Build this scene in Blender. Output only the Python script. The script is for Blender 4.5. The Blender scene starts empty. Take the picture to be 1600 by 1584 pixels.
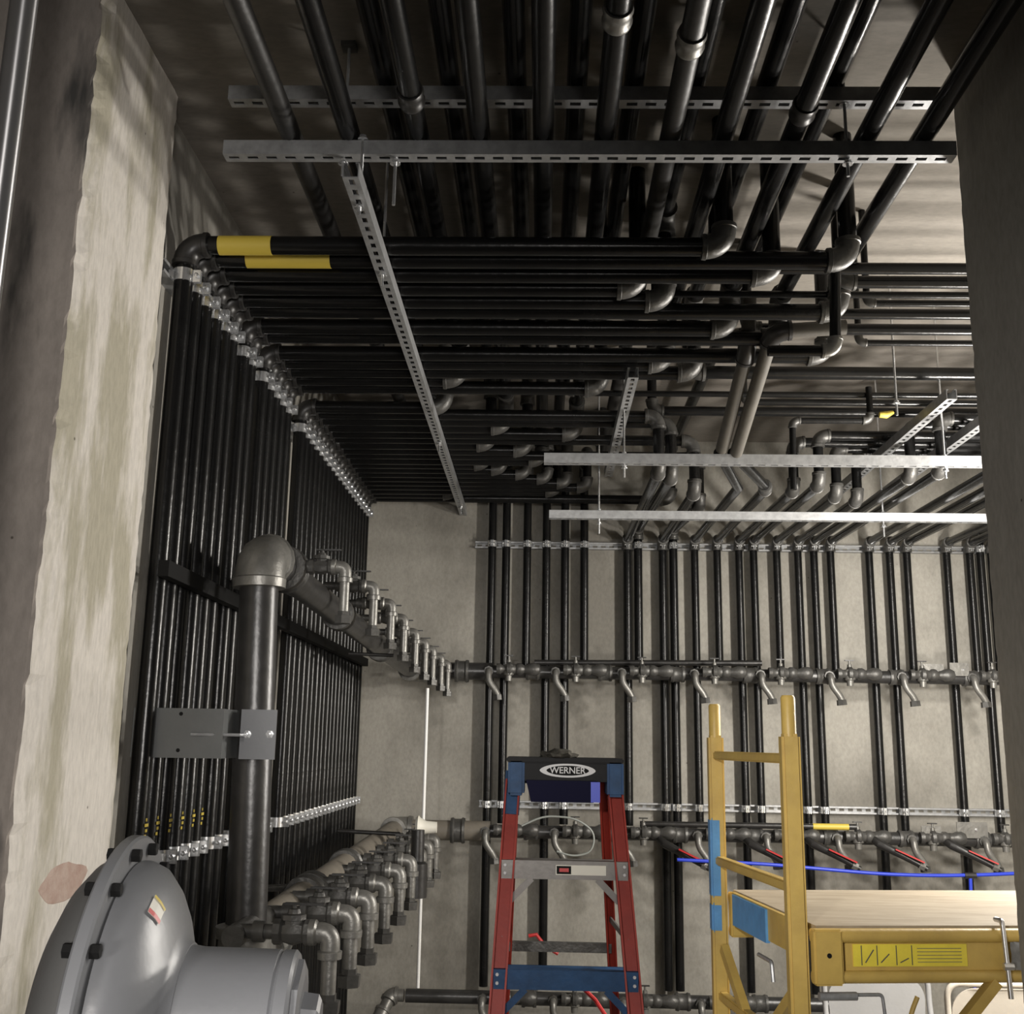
import bpy, bmesh, math, random
from mathutils import Vector, Matrix, noise
random.seed(7)
C = bpy.context.scene.collection
# ------------------------------------------------------------------ camera
F, CX, CY = 1690.0, 800.0, 792.0
yv = Vector((45, -(1163-CY), -F)).normalized()
xv = Vector((1, -.0165, 0)); xv = (xv-yv*xv.dot(yv)).normalized()
zv = xv.cross(yv)
R = Matrix((xv, yv, zv))
EYE = Vector((0, 0, 1.75))
cd = bpy.data.cameras.new('camera'); cam = bpy.data.objects.new('camera', cd); C.objects.link(cam)
cd.sensor_fit = 'HORIZONTAL'; cd.sensor_width = 36; cd.lens = 36*F/1600; cd.clip_start = .05
cam.matrix_world = Matrix.Translation(EYE) @ R.to_4x4()
bpy.context.scene.camera = cam
def at(px, py, X=None, Y=None, Z=None):
    """the world point seen at a pixel of the photo, on the plane x=X, y=Y or z=Z"""
    d = R @ Vector((px-CX, CY-py, -F))
    t = (X-EYE.x)/d.x if X is not None else (Y-EYE.y)/d.y if Y is not None else (Z-EYE.z)/d.z
    return EYE+d*t
# ------------------------------------------------------------------ light
w = bpy.data.worlds.new('world'); bpy.context.scene.world = w; w.use_nodes = True
w.node_tree.nodes['Background'].inputs[0].default_value = (1, .97, .92, 1)
w.node_tree.nodes['Background'].inputs[1].default_value = .024
def lamp(name, loc, tgt, size, power, col, sy=None):
    l = bpy.data.lights.new(name, 'AREA'); l.shape = 'RECTANGLE'; l.size = size; l.size_y = sy or size
    l.energy = power; l.color = col
    o = bpy.data.objects.new(name, l); C.objects.link(o); o.location = loc
    o.rotation_euler = (Vector(tgt)-Vector(loc)).to_track_quat('-Z', 'Y').to_euler(); return o
def spot(name, loc, tgt, power, col, ang, blend=.5, rad=.05):
    l = bpy.data.lights.new(name, 'SPOT'); l.energy = power; l.color = col; l.spot_size = math.radians(ang); l.spot_blend = blend; l.shadow_soft_size = rad
    o = bpy.data.objects.new(name, l); C.objects.link(o); o.location = loc
    o.rotation_euler = (Vector(tgt)-Vector(loc)).to_track_quat('-Z', 'Y').to_euler(); return o
def bulb(name, loc, power, col, rad):
    l = bpy.data.lights.new(name, 'POINT'); l.energy = power; l.color = col; l.shadow_soft_size = rad
    o = bpy.data.objects.new(name, l); C.objects.link(o); o.location = loc; return o
for z_, p_ in ((1.65, 95), (2.25, 125), (2.85, 115)): bulb('work_light_right', (2.12, 4.08, z_), p_, (1, .95, .88), .09)
spot('work_light_left', (-.50, .25, 2.3), (.9, 6.5, 1.4), 165, (1, .96, .91), 44, .6, .06)
spot('fill_light_behind', (.35, -1.4, 1.9), (-1.3, 2.3, 1.9), 330, (1, .95, .90), 56, .7, .45)  # unseen fill added behind the camera to brighten the left column face
spot('fill_light_low', (-1.0, -.6, 1.5), (1.5, 2.4, 1.3), 210, (1, .95, .90), 62, .9, .2)  # second added fill, no real fixture, lifts the dark right column
vs = bpy.context.scene.view_settings
vs.view_transform = 'Standard'; vs.look = 'None'; vs.gamma = 1; vs.use_curve_mapping = False; vs.exposure = 0
# ------------------------------------------------------------------ materials
def mat(name, col, rough=.5, metal=0, spec=.5, bump=0, bscale=30, var=0, vscale=6, stretch=(1, 1, 1), col2=None, emit=None):
    m = bpy.data.materials.new(name); m.use_nodes = True; nt = m.node_tree; b = nt.nodes['Principled BSDF']
    b.inputs['Base Color'].default_value = (*col, 1); b.inputs['Roughness'].default_value = rough
    b.inputs['Metallic'].default_value = metal; b.inputs['Specular IOR Level'].default_value = spec
    tc = nt.nodes.new('ShaderNodeTexCoord'); mp = nt.nodes.new('ShaderNodeMapping')
    mp.inputs['Scale'].default_value = stretch; nt.links.new(tc.outputs['Object'], mp.inputs[0])
    if var or col2:
        n = nt.nodes.new('ShaderNodeTexNoise'); n.inputs['Scale'].default_value = vscale; n.inputs['Detail'].default_value = 8
        n.inputs['Roughness'].default_value = .65; nt.links.new(mp.outputs[0], n.inputs['Vector'])
        r = nt.nodes.new('ShaderNodeValToRGB'); r.color_ramp.elements[0].position = .33; r.color_ramp.elements[1].position = .68
        c2 = col2 or tuple(min(1, c*(1+var)) for c in col); c1 = col if col2 else tuple(c*(1-var) for c in col)
        r.color_ramp.elements[0].color = (*c1, 1); r.color_ramp.elements[1].color = (*c2, 1)
        nt.links.new(n.outputs['Fac'], r.inputs[0]); nt.links.new(r.outputs[0], b.inputs['Base Color'])
    if bump:
        n2 = nt.nodes.new('ShaderNodeTexNoise'); n2.inputs['Scale'].default_value = bscale; n2.inputs['Detail'].default_value = 6
        nt.links.new(mp.outputs[0], n2.inputs['Vector'])
        bp = nt.nodes.new('ShaderNodeBump'); bp.inputs['Strength'].default_value = bump; bp.inputs['Distance'].default_value = .01
        nt.links.new(n2.outputs['Fac'], bp.inputs['Height']); nt.links.new(bp.outputs[0], b.inputs['Normal'])
    return m
def concrete(name, light, dark, sc=1.3, stretch=(1, 1, .45), stain=None, lo=.42, hi=.60):
    """cast concrete: two scales of mottling, small pits, optional dark smears"""
    m = bpy.data.materials.new(name); m.use_nodes = True; nt = m.node_tree; L = nt.links.new; b = nt.nodes['Principled BSDF']
    b.inputs['Roughness'].default_value = .82; b.inputs['Specular IOR Level'].default_value = .3
    tc = nt.nodes.new('ShaderNodeTexCoord'); mp = nt.nodes.new('ShaderNodeMapping'); mp.inputs['Scale'].default_value = stretch
    L(tc.outputs['Object'], mp.inputs[0])
    def nz(scale, det, rgh=.6):
        n = nt.nodes.new('ShaderNodeTexNoise'); n.inputs['Scale'].default_value = scale; n.inputs['Detail'].default_value = det
        n.inputs['Roughness'].default_value = rgh; L(mp.outputs[0], n.inputs['Vector']); return n
    a = nz(sc, 9, .62); r = nt.nodes.new('ShaderNodeValToRGB')
    r.color_ramp.elements[0].position = lo; r.color_ramp.elements[1].position = hi
    r.color_ramp.elements[0].color = (*dark, 1); r.color_ramp.elements[1].color = (*light, 1)
    L(a.outputs['Fac'], r.inputs[0]); out = r.outputs[0]
    g = nz(55, 5, .7); r2 = nt.nodes.new('ShaderNodeValToRGB'); r2.color_ramp.elements[0].position = .3; r2.color_ramp.elements[1].position = .62
    r2.color_ramp.elements[0].color = (.80, .80, .80, 1); r2.color_ramp.elements[1].color = (1, 1, 1, 1); L(g.outputs['Fac'], r2.inputs[0])
    mx = nt.nodes.new('ShaderNodeMixRGB'); mx.blend_type = 'MULTIPLY'; mx.inputs[0].default_value = 1; L(out, mx.inputs[1]); L(r2.outputs[0], mx.inputs[2]); out = mx.outputs[0]
    v = nt.nodes.new('ShaderNodeTexVoronoi'); v.inputs['Scale'].default_value = 7; L(tc.outputs['Object'], v.inputs['Vector'])
    rp = nt.nodes.new('ShaderNodeValToRGB'); rp.color_ramp.elements[0].position = .018; rp.color_ramp.elements[1].position = .034
    rp.color_ramp.elements[0].color = (.3, .29, .27, 1); rp.color_ramp.elements[1].color = (1, 1, 1, 1); L(v.outputs['Distance'], rp.inputs[0])
    mp2 = nt.nodes.new('ShaderNodeMixRGB'); mp2.blend_type = 'MULTIPLY'; mp2.inputs[0].default_value = 1; L(out, mp2.inputs[1]); L(rp.outputs[0], mp2.inputs[2]); out = mp2.outputs[0]
    if stain:
        m3 = nt.nodes.new('ShaderNodeMapping'); m3.inputs['Scale'].default_value = (6, 6, 1.1); L(tc.outputs['Object'], m3.inputs[0])
        s = nt.nodes.new('ShaderNodeTexNoise'); s.inputs['Scale'].default_value = 1.6; s.inputs['Detail'].default_value = 7; L(m3.outputs[0], s.inputs['Vector'])
        rs = nt.nodes.new('ShaderNodeValToRGB'); rs.color_ramp.elements[0].position = .56; rs.color_ramp.elements[1].position = .68
        rs.color_ramp.elements[0].color = (0, 0, 0, 1); rs.color_ramp.elements[1].color = (1, 1, 1, 1); L(s.outputs['Fac'], rs.inputs[0])
        m4 = nt.nodes.new('ShaderNodeMixRGB'); L(rs.outputs[0], m4.inputs[0]); L(out, m4.inputs[1]); m4.inputs[2].default_value = (*stain, 1); out = m4.outputs[0]
    L(out, b.inputs['Base Color'])
    bp = nt.nodes.new('ShaderNodeBump'); bp.inputs['Strength'].default_value = .35; bp.inputs['Distance'].default_value = .01
    L(a.outputs['Fac'], bp.inputs['Height']); L(bp.outputs[0], b.inputs['Normal'])
    return m
M = dict(
 wall=concrete('back_wall_concrete', (.385, .367, .325), (.21, .198, .172), 1.25, (1, 1, .6), lo=.36, hi=.60),
 side=concrete('side_wall_concrete', (.42, .40, .355), (.30, .285, .255), 1.1),
 reveal=concrete('column_concrete', (.72, .68, .62), (.46, .43, .34), 2.3, (1.6, 1.6, .42), lo=.45, hi=.53),
 face=concrete('column_face_concrete', (.36, .32, .285), (.28, .25, .225), 1.2, (1, 1, .4), stain=(.06, .058, .055)),
 grey=concrete('right_column_concrete', (.30, .29, .265), (.23, .22, .20), 1.2),
 ceil=concrete('ceiling_concrete', (.27, .245, .215), (.20, .183, .158), .9, (.4, 1, 1)),
 floor=concrete('floor_concrete', (.25, .24, .22), (.18, .17, .16), 1.2, (1, 1, 1)),
 black=mat('black_steel_pipe', (.0075, .0075, .0075), .24, .0, .30, .12, 25, .25, 9, (1, 1, 1)),
 dull=mat('dull_black_pipe', (.022, .021, .020), .38, 0, .5, .15, 25, .3, 9),
 mill=mat('dark_mill_pipe', (.030, .029, .028), .33, 0, .6, .1, 40, .35, 12),
 iron=mat('malleable_iron', (.085, .083, .078), .42, .35, .5, .2, 60, .25, 18),
 iron2=mat('grey_cast_fitting', (.20, .195, .18), .40, .45, .5, .15, 60, .2, 18),
 taupe=mat('dusty_grey_pipe', (.085, .078, .066), .55, 0, .4, .1, 40, .15, 9),
 tan=mat('dusty_pipe', (.19, .17, .14), .6, 0, .4, .1, 40, .15, 9),
 galv=mat('galvanised_strut', (.36, .365, .37), .42, .45, .5, .08, 50, .18, 30),
 bright=mat('zinc_clamp', (.78, .79, .80), .22, .8, .5, .05, 50, .08, 40),
 chrome=mat('shiny_conduit', (.66, .66, .67), .33, .9, .5, .03, 30, .1, 10, (1, 1, .2)),
 paint=mat('grey_enamel', (.18, .185, .195), .36, 0, .5, .03, 90, .04, 8),
 dpaint=mat('dark_grey_enamel', (.10, .10, .098), .45, 0, .5, .03, 90, .05, 8),
 plate=mat('bracket_paint', (.115, .12, .12), .45, 0, .5, .04, 80, .08, 10),
 red=mat('red_fibreglass', (.27, .028, .018), .5, 0, .3, .05, 80, .18, 10),
 blue=mat('blue_paint', (.018, .058, .14), .55, 0, .3, .1, 60, .25, 14),
 navy=mat('blue_plastic_tray', (.003, .003, .022), .6, 0, .1),
 cap=mat('black_plastic_cap', (.007, .007, .008), .6, 0, .25, .1, 60, .2, 20),
 alu=mat('ladder_aluminium', (.19, .18, .17), .48, .5, .5, .05, 60, .12, 20),
 yellow=mat('yellow_paint', (.60, .42, .11), .45, 0, .5, .12, 40, .0, 9, col2=(.47, .32, .09)),
 ybright=mat('yellow_sticker', (.80, .66, .07), .5, 0, .5, 0, 1, .08, 20),
 ytape=mat('yellow_tape', (.60, .46, .07), .5),
 lblue=mat('light_blue_paint', (.10, .29, .56), .5, 0, .5, .1, 60, .15, 14),
 ply=mat('weathered_plywood', (.27, .22, .15), .75, 0, .3, .15, 20, .0, 5, (1, 6, 1), col2=(.38, .32, .235)),
 hose=mat('blue_hose', (.025, .055, .55), .4),
 white=mat('white_plastic', (.85, .85, .83), .4),
 wire=mat('grey_wire', (.30, .32, .30), .5),
 redp=mat('red_lever', (.50, .03, .03), .4),
 beige=mat('beige_chair_paint', (.46, .42, .36), .4, 0, .5, .05, 60, .05, 6),
 gchair=mat('grey_chair_paint', (.36, .36, .36), .38, 0, .5, .05, 60, .05, 6),
 ink=mat('black_ink', (.008, .008, .008), .7, 0, .15),
 silver=mat('silver_print', (.55, .55, .56), .4),
 dark=mat('dark_cloth', (.045, .042, .035), .9, 0, .2, .4, 40, .3, 20),
 pink=mat('brick_patch', (.56, .46, .40), .85, 0, .2, .6, 40, .0, 14, col2=(.42, .29, .24)),
 screen=mat('label_print', (.70, .68, .60), .5),
)
nt_ = M['chrome'].node_tree; b_ = nt_.nodes['Principled BSDF']; tg_ = nt_.nodes.new('ShaderNodeTangent'); tg_.direction_type = 'RADIAL'; tg_.axis = 'Z'
nt_.links.new(tg_.outputs[0], b_.inputs['Tangent']); b_.inputs['Anisotropic'].default_value = .9; b_.inputs['Anisotropic Rotation'].default_value = .25      # drawn tube, scratched round its girth
# ------------------------------------------------------------------ mesh helpers
def obj(name, bm, m, parent=None, smooth=False):
    me = bpy.data.meshes.new(name); bm.normal_update(); bm.to_mesh(me); bm.free()
    me.materials.append(m)
    if smooth:
        for p in me.polygons: p.use_smooth = True
        me.set_sharp_from_angle(angle=math.radians(38))
    o = bpy.data.objects.new(name, me); C.objects.link(o)
    if parent: o.parent = parent; o.matrix_parent_inverse = Matrix.Identity(4)
    return o
def tag(o, label, cat, group=None, kind=None):
    o['label'] = label; o['category'] = cat
    if group: o['group'] = group
    if kind: o['kind'] = kind
    return o
def thing(name, label, cat, loc=(0, 0, 0), group=None, rz=0):
    o = bpy.data.objects.new(name, None); C.objects.link(o); o.location = loc; o.rotation_euler = (0, 0, rz)
    o.empty_display_size = .05
    return tag(o, label, cat, group)
def struct(name, bm, m):
    o = obj(name, bm, m); o['kind'] = 'structure'; return o
def dup(root, loc, label, group=None, rz=None):
    r = root.copy(); C.objects.link(r); r.location = loc; r['label'] = label
    if rz is not None: r.rotation_euler = (0, 0, rz)
    if group: r['group'] = group
    for ch in list(root.children):
        c = ch.copy(); C.objects.link(c); c.parent = r
        for g in ch.children:
            d = g.copy(); C.objects.link(d); d.parent = c
    return r
def box(bm, lo, hi, mtx=None):
    vs_ = [bm.verts.new(Vector((x, y, z)) if mtx is None else mtx @ Vector((x, y, z))) for x in (lo[0], hi[0]) for y in (lo[1], hi[1]) for z in (lo[2], hi[2])]
    for f in ((0, 1, 3, 2), (4, 6, 7, 5), (0, 4, 5, 1), (2, 3, 7, 6), (0, 2, 6, 4), (1, 5, 7, 3)): bm.faces.new([vs_[i] for i in f])
def frame(d, up=None):
    d = d.normalized(); u = Vector(up) if up else (Vector((0, 0, 1)) if abs(d.z) < .9 else Vector((1, 0, 0)))
    a = d.cross(u).normalized(); return a, a.cross(d).normalized()
def sweep(bm, pts, radii, seg=16, caps=True):
    """skin a round tube along a path with a radius at every point"""
    pts = [Vector(p) for p in pts]; rings = []; n = len(pts)
    if not hasattr(radii, '__len__'): radii = [radii]*n
    tang = []
    for i in range(n):
        a = (pts[i]-pts[i-1]) if i else Vector((0, 0, 0)); b = (pts[i+1]-pts[i]) if i < n-1 else Vector((0, 0, 0))
        a = a.normalized() if a.length > 1e-6 else Vector((0, 0, 0)); b = b.normalized() if b.length > 1e-6 else Vector((0, 0, 0))
        t = a+b; tang.append(t.normalized() if t.length > 1e-6 else Vector((0, 0, 1)))
    for i in range(1, n):
        if (pts[i]-pts[i-1]).length < 1e-6: tang[i] = tang[i-1]
    A, B = frame(tang[0])
    for i in range(n):
        t = tang[i]; A = (A-t*A.dot(t)).normalized(); B = t.cross(A)
        rings.append([bm.verts.new(pts[i]+(A*math.cos(2*math.pi*k/seg)+B*math.sin(2*math.pi*k/seg))*radii[i]) for k in range(seg)])
    for i in range(n-1):
        for k in range(seg):
            bm.faces.new((rings[i][k], rings[i][(k+1) % seg], rings[i+1][(k+1) % seg], rings[i+1][k]))
    if caps:
        bm.faces.new(list(reversed(rings[0]))); bm.faces.new(rings[-1])
def lathe(bm, base, axis, prof, seg=32):
    """prof = [(distance along axis, radius)]"""
    base = Vector(base); ax = Vector(axis).normalized(); a, b = frame(ax); rings = []
    for s, r in prof:
        rings.append([bm.verts.new(base+ax*s+(a*math.cos(2*math.pi*k/seg)+b*math.sin(2*math.pi*k/seg))*max(r, 1e-4)) for k in range(seg)])
    for i in range(len(rings)-1):
        for k in range(seg): bm.faces.new((rings[i][k], rings[i][(k+1) % seg], rings[i+1][(k+1) % seg], rings[i+1][k]))
    bm.faces.new(list(reversed(rings[0]))); bm.faces.new(rings[-1])
def bar(bm, a, b, w_, h_, up=None):
    """rectangular bar from a to b, w across, h along 'up'"""
    a = Vector(a); b = Vector(b); d = b-a; s, u = frame(d, up)
    m = Matrix((( *[s.x, d.normalized().x, u.x], a.x), (s.y, d.normalized().y, u.y, a.y), (s.z, d.normalized().z, u.z, a.z), (0, 0, 0, 1)))
    box(bm, (-w_/2, 0, -h_/2), (w_/2, d.length, h_/2), m)
def arc(p0, c, p1, n=7):
    """quarter-like fillet from p0 to p1 with corner c"""
    return [p0*(1-t)**2+c*2*t*(1-t)+p1*t*t for t in [i/n for i in range(n+1)]]
def fillet(pts, rad, n=6):
    pts = [Vector(p) for p in pts]; out = [pts[0]]
    for i in range(1, len(pts)-1):
        a = (pts[i-1]-pts[i]); b = (pts[i+1]-pts[i]); r_ = min(rad, a.length*.48, b.length*.48)
        out += arc(pts[i]+a.normalized()*r_, pts[i], pts[i]+b.normalized()*r_, n)
    return out+[pts[-1]]
def elbow(bm, a, c, b, r):
    """screwed elbow: swollen bend with a thick collar at each mouth"""
    u = (a-c).normalized(); v = (b-c).normalized()
    p = arc(a, c, b, 8); rr = [r*1.30]*len(p); cl = r*.45
    sweep(bm, p, rr, 16, False)
    lathe(bm, a+u*cl*.3, -u, [(-.001, r*.95), (0, r*1.36), (cl, r*1.40), (cl*1.2, r*1.26)], 16)
    lathe(bm, b+v*cl*.3, -v, [(-.001, r*.95), (0, r*1.36), (cl, r*1.40), (cl*1.2, r*1.26)], 16)
def run(name, label, pts, r, m, group=None, fm=None, cat='pipe', big=2.3, couplings=()):
    """a pipe run: straight lengths joined by elbows"""
    pts = [Vector(p) for p in pts]; base = pts[0]
    t = thing(name, label, cat, base, group); P = [p-base for p in pts]
    start = P[0]
    for i in range(1, len(P)):
        if i < len(P)-1:
            u = (P[i-1]-P[i]).normalized(); v = (P[i+1]-P[i]).normalized(); ang = math.pi-u.angle(v)
            cut = min(r*big, (P[i-1]-P[i]).length*.45, (P[i+1]-P[i]).length*.45)
            if ang > .35:
                a = P[i]+u*cut; b = P[i]+v*cut
                bm = bmesh.new(); elbow(bm, a, P[i], b, r); obj('elbow', bm, fm or M['iron'], t, True)
                bm = bmesh.new(); sweep(bm, [start, a], r); obj('pipe_length', bm, m, t, True)
                start = b; continue
            bm = bmesh.new(); sweep(bm, [start, P[i]], r); obj('pipe_length', bm, m, t, True); start = P[i]
        else:
            bm = bmesh.new(); sweep(bm, [start, P[i]], r); obj('pipe_length', bm, m, t, True)
    return t
def clamp_mesh(r):
    """two-piece strut clamp round a pipe along z, opening towards +x"""
    bm = bmesh.new(); h = .019; seg = 16; o_ = r+.0035
    for s in (-1, 1):
        inn, out = [], []
        for k in range(seg+1):
            a = math.pi*k/seg
            inn.append((math.cos(a)*r*1.005, s*math.sin(a)*r*1.005)); out.append((math.cos(a)*o_, s*math.sin(a)*o_))
        for k in range(seg):
            q = [inn[k], inn[k+1], out[k+1], out[k]]
            lo = [bm.verts.new((x, y, -h)) for x, y in q]; hi = [bm.verts.new((x, y, h)) for x, y in q]
            bm.faces.new(lo); bm.faces.new(hi)
            bm.faces.new((lo[2], lo[3], hi[3], hi[2])); bm.faces.new((lo[0], lo[1], hi[1], hi[0]))
        box(bm, (r*.9, s*.003 if s > 0 else -.0075, -h), (r+.024, .0075 if s > 0 else -.003, h))
        box(bm, (-r-.012, s*(r*.55) if s > 0 else -r*.55-.004, -h*.8), (-r*.6, r*.55+.004 if s > 0 else s*r*.55, h*.8))
    me = bpy.data.meshes.new('pipe_clamp'); bmesh.ops.recalc_face_normals(bm, faces=bm.faces); bm.to_mesh(me); bm.free(); me.materials.append(M['bright'])
    bm = bmesh.new(); lathe(bm, (r+.014, -.020, 0), (0, 1, 0), [(0, .003), (.003, .0075), (.009, .0075), (.011, .004), (.028, .004), (.030, .0075), (.036, .0075), (.037, .003)], 6)
    mb = bpy.data.meshes.new('clamp_bolt'); bm.to_mesh(mb); bm.free(); mb.materials.append(M['bright'])
    return me, mb
CL = {}
def clamp(parent, loc, r, rz):
    if r not in CL: CL[r] = clamp_mesh(r)
    o = bpy.data.objects.new('pipe_clamp', CL[r][0]); C.objects.link(o); o.parent = parent; o.location = Vector(loc)-parent.location; o.rotation_euler = (0, 0, rz)
    b = bpy.data.objects.new('clamp_bolt', CL[r][1]); C.objects.link(b); b.parent = o
def channel(name, label, a, b, m, slots=True, up=(0, 0, 1), slot_face=-1, group=None, pitch=.0508):
    """41 mm strut channel from a to b; slotted back on the -up side, lipped mouth on the +up side"""
    a = Vector(a); b = Vector(b); d = (b-a); Ln = d.length; dn = d.normalized(); s, u = frame(d, up)
    m4 = Matrix(((dn.x, s.x, u.x, 0), (dn.y, s.y, u.y, 0), (dn.z, s.z, u.z, 0), (0, 0, 0, 1)))
    bm = bmesh.new(); h = .0205; t = .0026
    box(bm, (0, -h, -h), (Ln, -h+t, h), m4); box(bm, (0, h-t, -h), (Ln, h, h), m4)
    box(bm, (0, -h+t, h-t), (Ln, -h+.009, h), m4); box(bm, (0, h-.009, h-t), (Ln, h-t, h), m4)
    box(bm, (0, -h+t, h-.008), (Ln, -h+t+.0001+.0015, h-t), m4)
    if slots:
        sw = .0072; box(bm, (0, -h+t, -h), (Ln, -sw, -h+t), m4); box(bm, (0, sw, -h), (Ln, h-t, -h+t), m4)
        n = int(Ln/pitch)+1; x = 0
        for k in range(n+1):
            x0 = k*pitch-.011; x1 = x0+.022
            if x0 > Ln: break
            box(bm, (max(0, x0), -sw, -h), (min(Ln, x1), sw, -h+t), m4)
            for e in (-1, 1):                                      # clipped slot corners
                pass
    else: box(bm, (0, -h+t, -h), (Ln, h-t, -h+t), m4)
    o = obj(name, bm, m); o.location = a
    return tag(o, label, 'strut channel', group)
ORD = ['first', 'second', 'third', 'fourth', 'fifth', 'sixth', 'seventh', 'eighth', 'ninth', 'tenth', 'eleventh', 'twelfth', 'thirteenth', 'fourteenth', 'fifteenth', 'sixteenth',
       'seventeenth', 'eighteenth', 'nineteenth', 'twentieth', 'twenty-first', 'twenty-second', 'twenty-third', 'twenty-fourth', 'twenty-fifth', 'twenty-sixth', 'twenty-seventh', 'twenty-eighth',
       'twenty-ninth', 'thirtieth', 'thirty-first', 'thirty-second', 'thirty-third', 'thirty-fourth']
# ------------------------------------------------------------------ structure
CE = 3.62; XW = -1.15; YB = 6.566
bm = bmesh.new(); box(bm, (-4, -3, -.2), (5, 7, 0)); struct('floor', bm, M['floor'])
bm = bmesh.new(); box(bm, (-4, -3, CE), (5, 7, CE+.2)); struct('ceiling', bm, M['ceil'])
bm = bmesh.new(); box(bm, (-1.4, YB, 0), (5, YB+.2, CE)); struct('wall_back', bm, M['wall'])
bm = bmesh.new(); box(bm, (-1.4, 2.88, 0), (XW, YB, CE)); struct('wall_left', bm, M['side'])
bm = bmesh.new(); box(bm, (4.2, 2.7, 0), (4.4, YB, CE)); struct('wall_right', bm, M['side'])
def pier(name, x_edge, x_far, y0, y1, m_rev, m_face, amp):
    """thick wall end beside the opening, its arrises chipped and uneven"""
    bm = bmesh.new(); n = 150; s = 1 if x_far < x_edge else -1
    cols = []
    prof = [(x_far, y0)]+[(x_edge-s*.20, y0), (x_edge-s*.06, y0), (x_edge-s*.02, y0), (x_edge-s*.004, y0)]+[(x_edge, y0+.012)]+[(x_edge, y0+(y1-y0)*k/10) for k in range(1, 10)]+[(x_edge, y1-.012), (x_edge-s*.01, y1), (x_far, y1)]
    for i in range(n+1):
        z = CE*i/n; row = []
        for j, (x, y) in enumerate(prof):
            e = 0
            if j in (4, 5): e = amp*1.0*(.4+1.3*abs(noise.noise(Vector((z*7, 3, x_edge))))+1.3*max(0, noise.noise(Vector((z*23, 9, x_edge))))+.5*abs(noise.noise(Vector((z*60, 1, 2)))))
            if j in (3,): e = amp*.3*abs(noise.noise(Vector((z*9, 3, x_edge))))
            if j in (15, 16): e = amp*.45*(.3+abs(noise.noise(Vector((z*11, 5, 1))))+.8*max(0, noise.noise(Vector((z*30, 2, 4)))))
            bx = noise.noise(Vector((y*5, z*2.2, 7)))*.004 if 5 < j < 16 else 0
            row.append(bm.verts.new((x-s*e+bx, y+(e*.5 if j < 8 else -e*.5), z)))
        cols.append(row)
    for i in range(n):
        for j in range(len(prof)-1):
            f = bm.faces.new((cols[i][j], cols[i][j+1], cols[i+1][j+1], cols[i+1][j]))
            f.material_index = 1 if j < 4 else 0
    bmesh.ops.recalc_face_normals(bm, faces=bm.faces)
    o = obj(name, bm, m_rev, None, False); o.data.materials.append(m_face); o['kind'] = 'structure'; return o
pier('wall_doorway_left', -1.10, -4, 2.34, 2.88, M['reveal'], M['face'], .012)
pier('wall_doorway_right', 1.13, 5, 2.10, 2.75, M['grey'], M['grey'], .009)
# patch of exposed red aggregate on the left reveal
bm = bmesh.new()
pts = []
for k in range(26):
    a = 2*math.pi*k/26; rr = 1+.22*noise.noise(Vector((math.cos(a)*1.5, math.sin(a)*1.5, 2)))
    pts.append((2.60+.13*rr*math.cos(a), 1.42+.045*rr*math.sin(a)))
lo = [bm.verts.new((-1.101, y, z)) for y, z in pts]; hi = [bm.verts.new((-1.0985, 2.60+(y-2.60)*.93, 1.42+(z-1.42)*.9)) for y, z in pts]
bm.faces.new(hi)
for k in range(26): bm.faces.new((lo[k], lo[(k+1) % 26], hi[(k+1) % 26], hi[k]))
bmesh.ops.recalc_face_normals(bm, faces=bm.faces)
tag(obj('aggregate_patch', bm, M['pink']), 'reddish rough patch on the lower left concrete column', 'patch')
# ------------------------------------------------------------------ strut channels
channel('strut_channel', 'galvanised strut across the ceiling pipes, lower of the stacked pair', (-.866, 2.62, 3.298), (1.075, 2.62, 3.296), M['galv'])
channel('strut_channel', 'galvanised strut across the ceiling pipes, upper of the stacked pair', (-.864, 2.62, 3.462), (1.085, 2.62, 3.455), M['galv'])
LS0 = at(548, 265, Z=3.15); LS1 = at(728, 812, Z=3.15)
channel('strut_channel', 'long perforated strut hanging below the black pipes, running from camera to back wall', (LS0.x, LS0.y, 3.149), (LS1.x, min(LS1.y, YB-.01), 3.149), M['galv'])
channel('strut_channel', 'bright galvanised strut under the pipes at right, nearer of the two', (at(850, 717, Y=4.3).x, 4.3, 2.896), (2.7, 4.3, 2.900), M['galv'])
channel('strut_channel', 'bright galvanised strut just above the back wall pipe clamps', (at(858, 804, Y=5.3).x, 5.3, 2.874), (2.9, 5.3, 2.878), M['galv'])
channel('strut_channel', 'short perforated strut between the grey elbows at centre', (.335, 3.9, 3.13), (.335, 5.45, 3.13), M['galv'])
channel('strut_channel', 'perforated strut at upper right running to the back wall, left one', (1.60, 4.1, 3.12), (1.60, 6.4, 3.12), M['galv'])
channel('strut_channel', 'perforated strut at upper right running to the back wall, right one', (1.86, 4.1, 3.12), (1.86, 6.4, 3.12), M['galv'])
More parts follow.
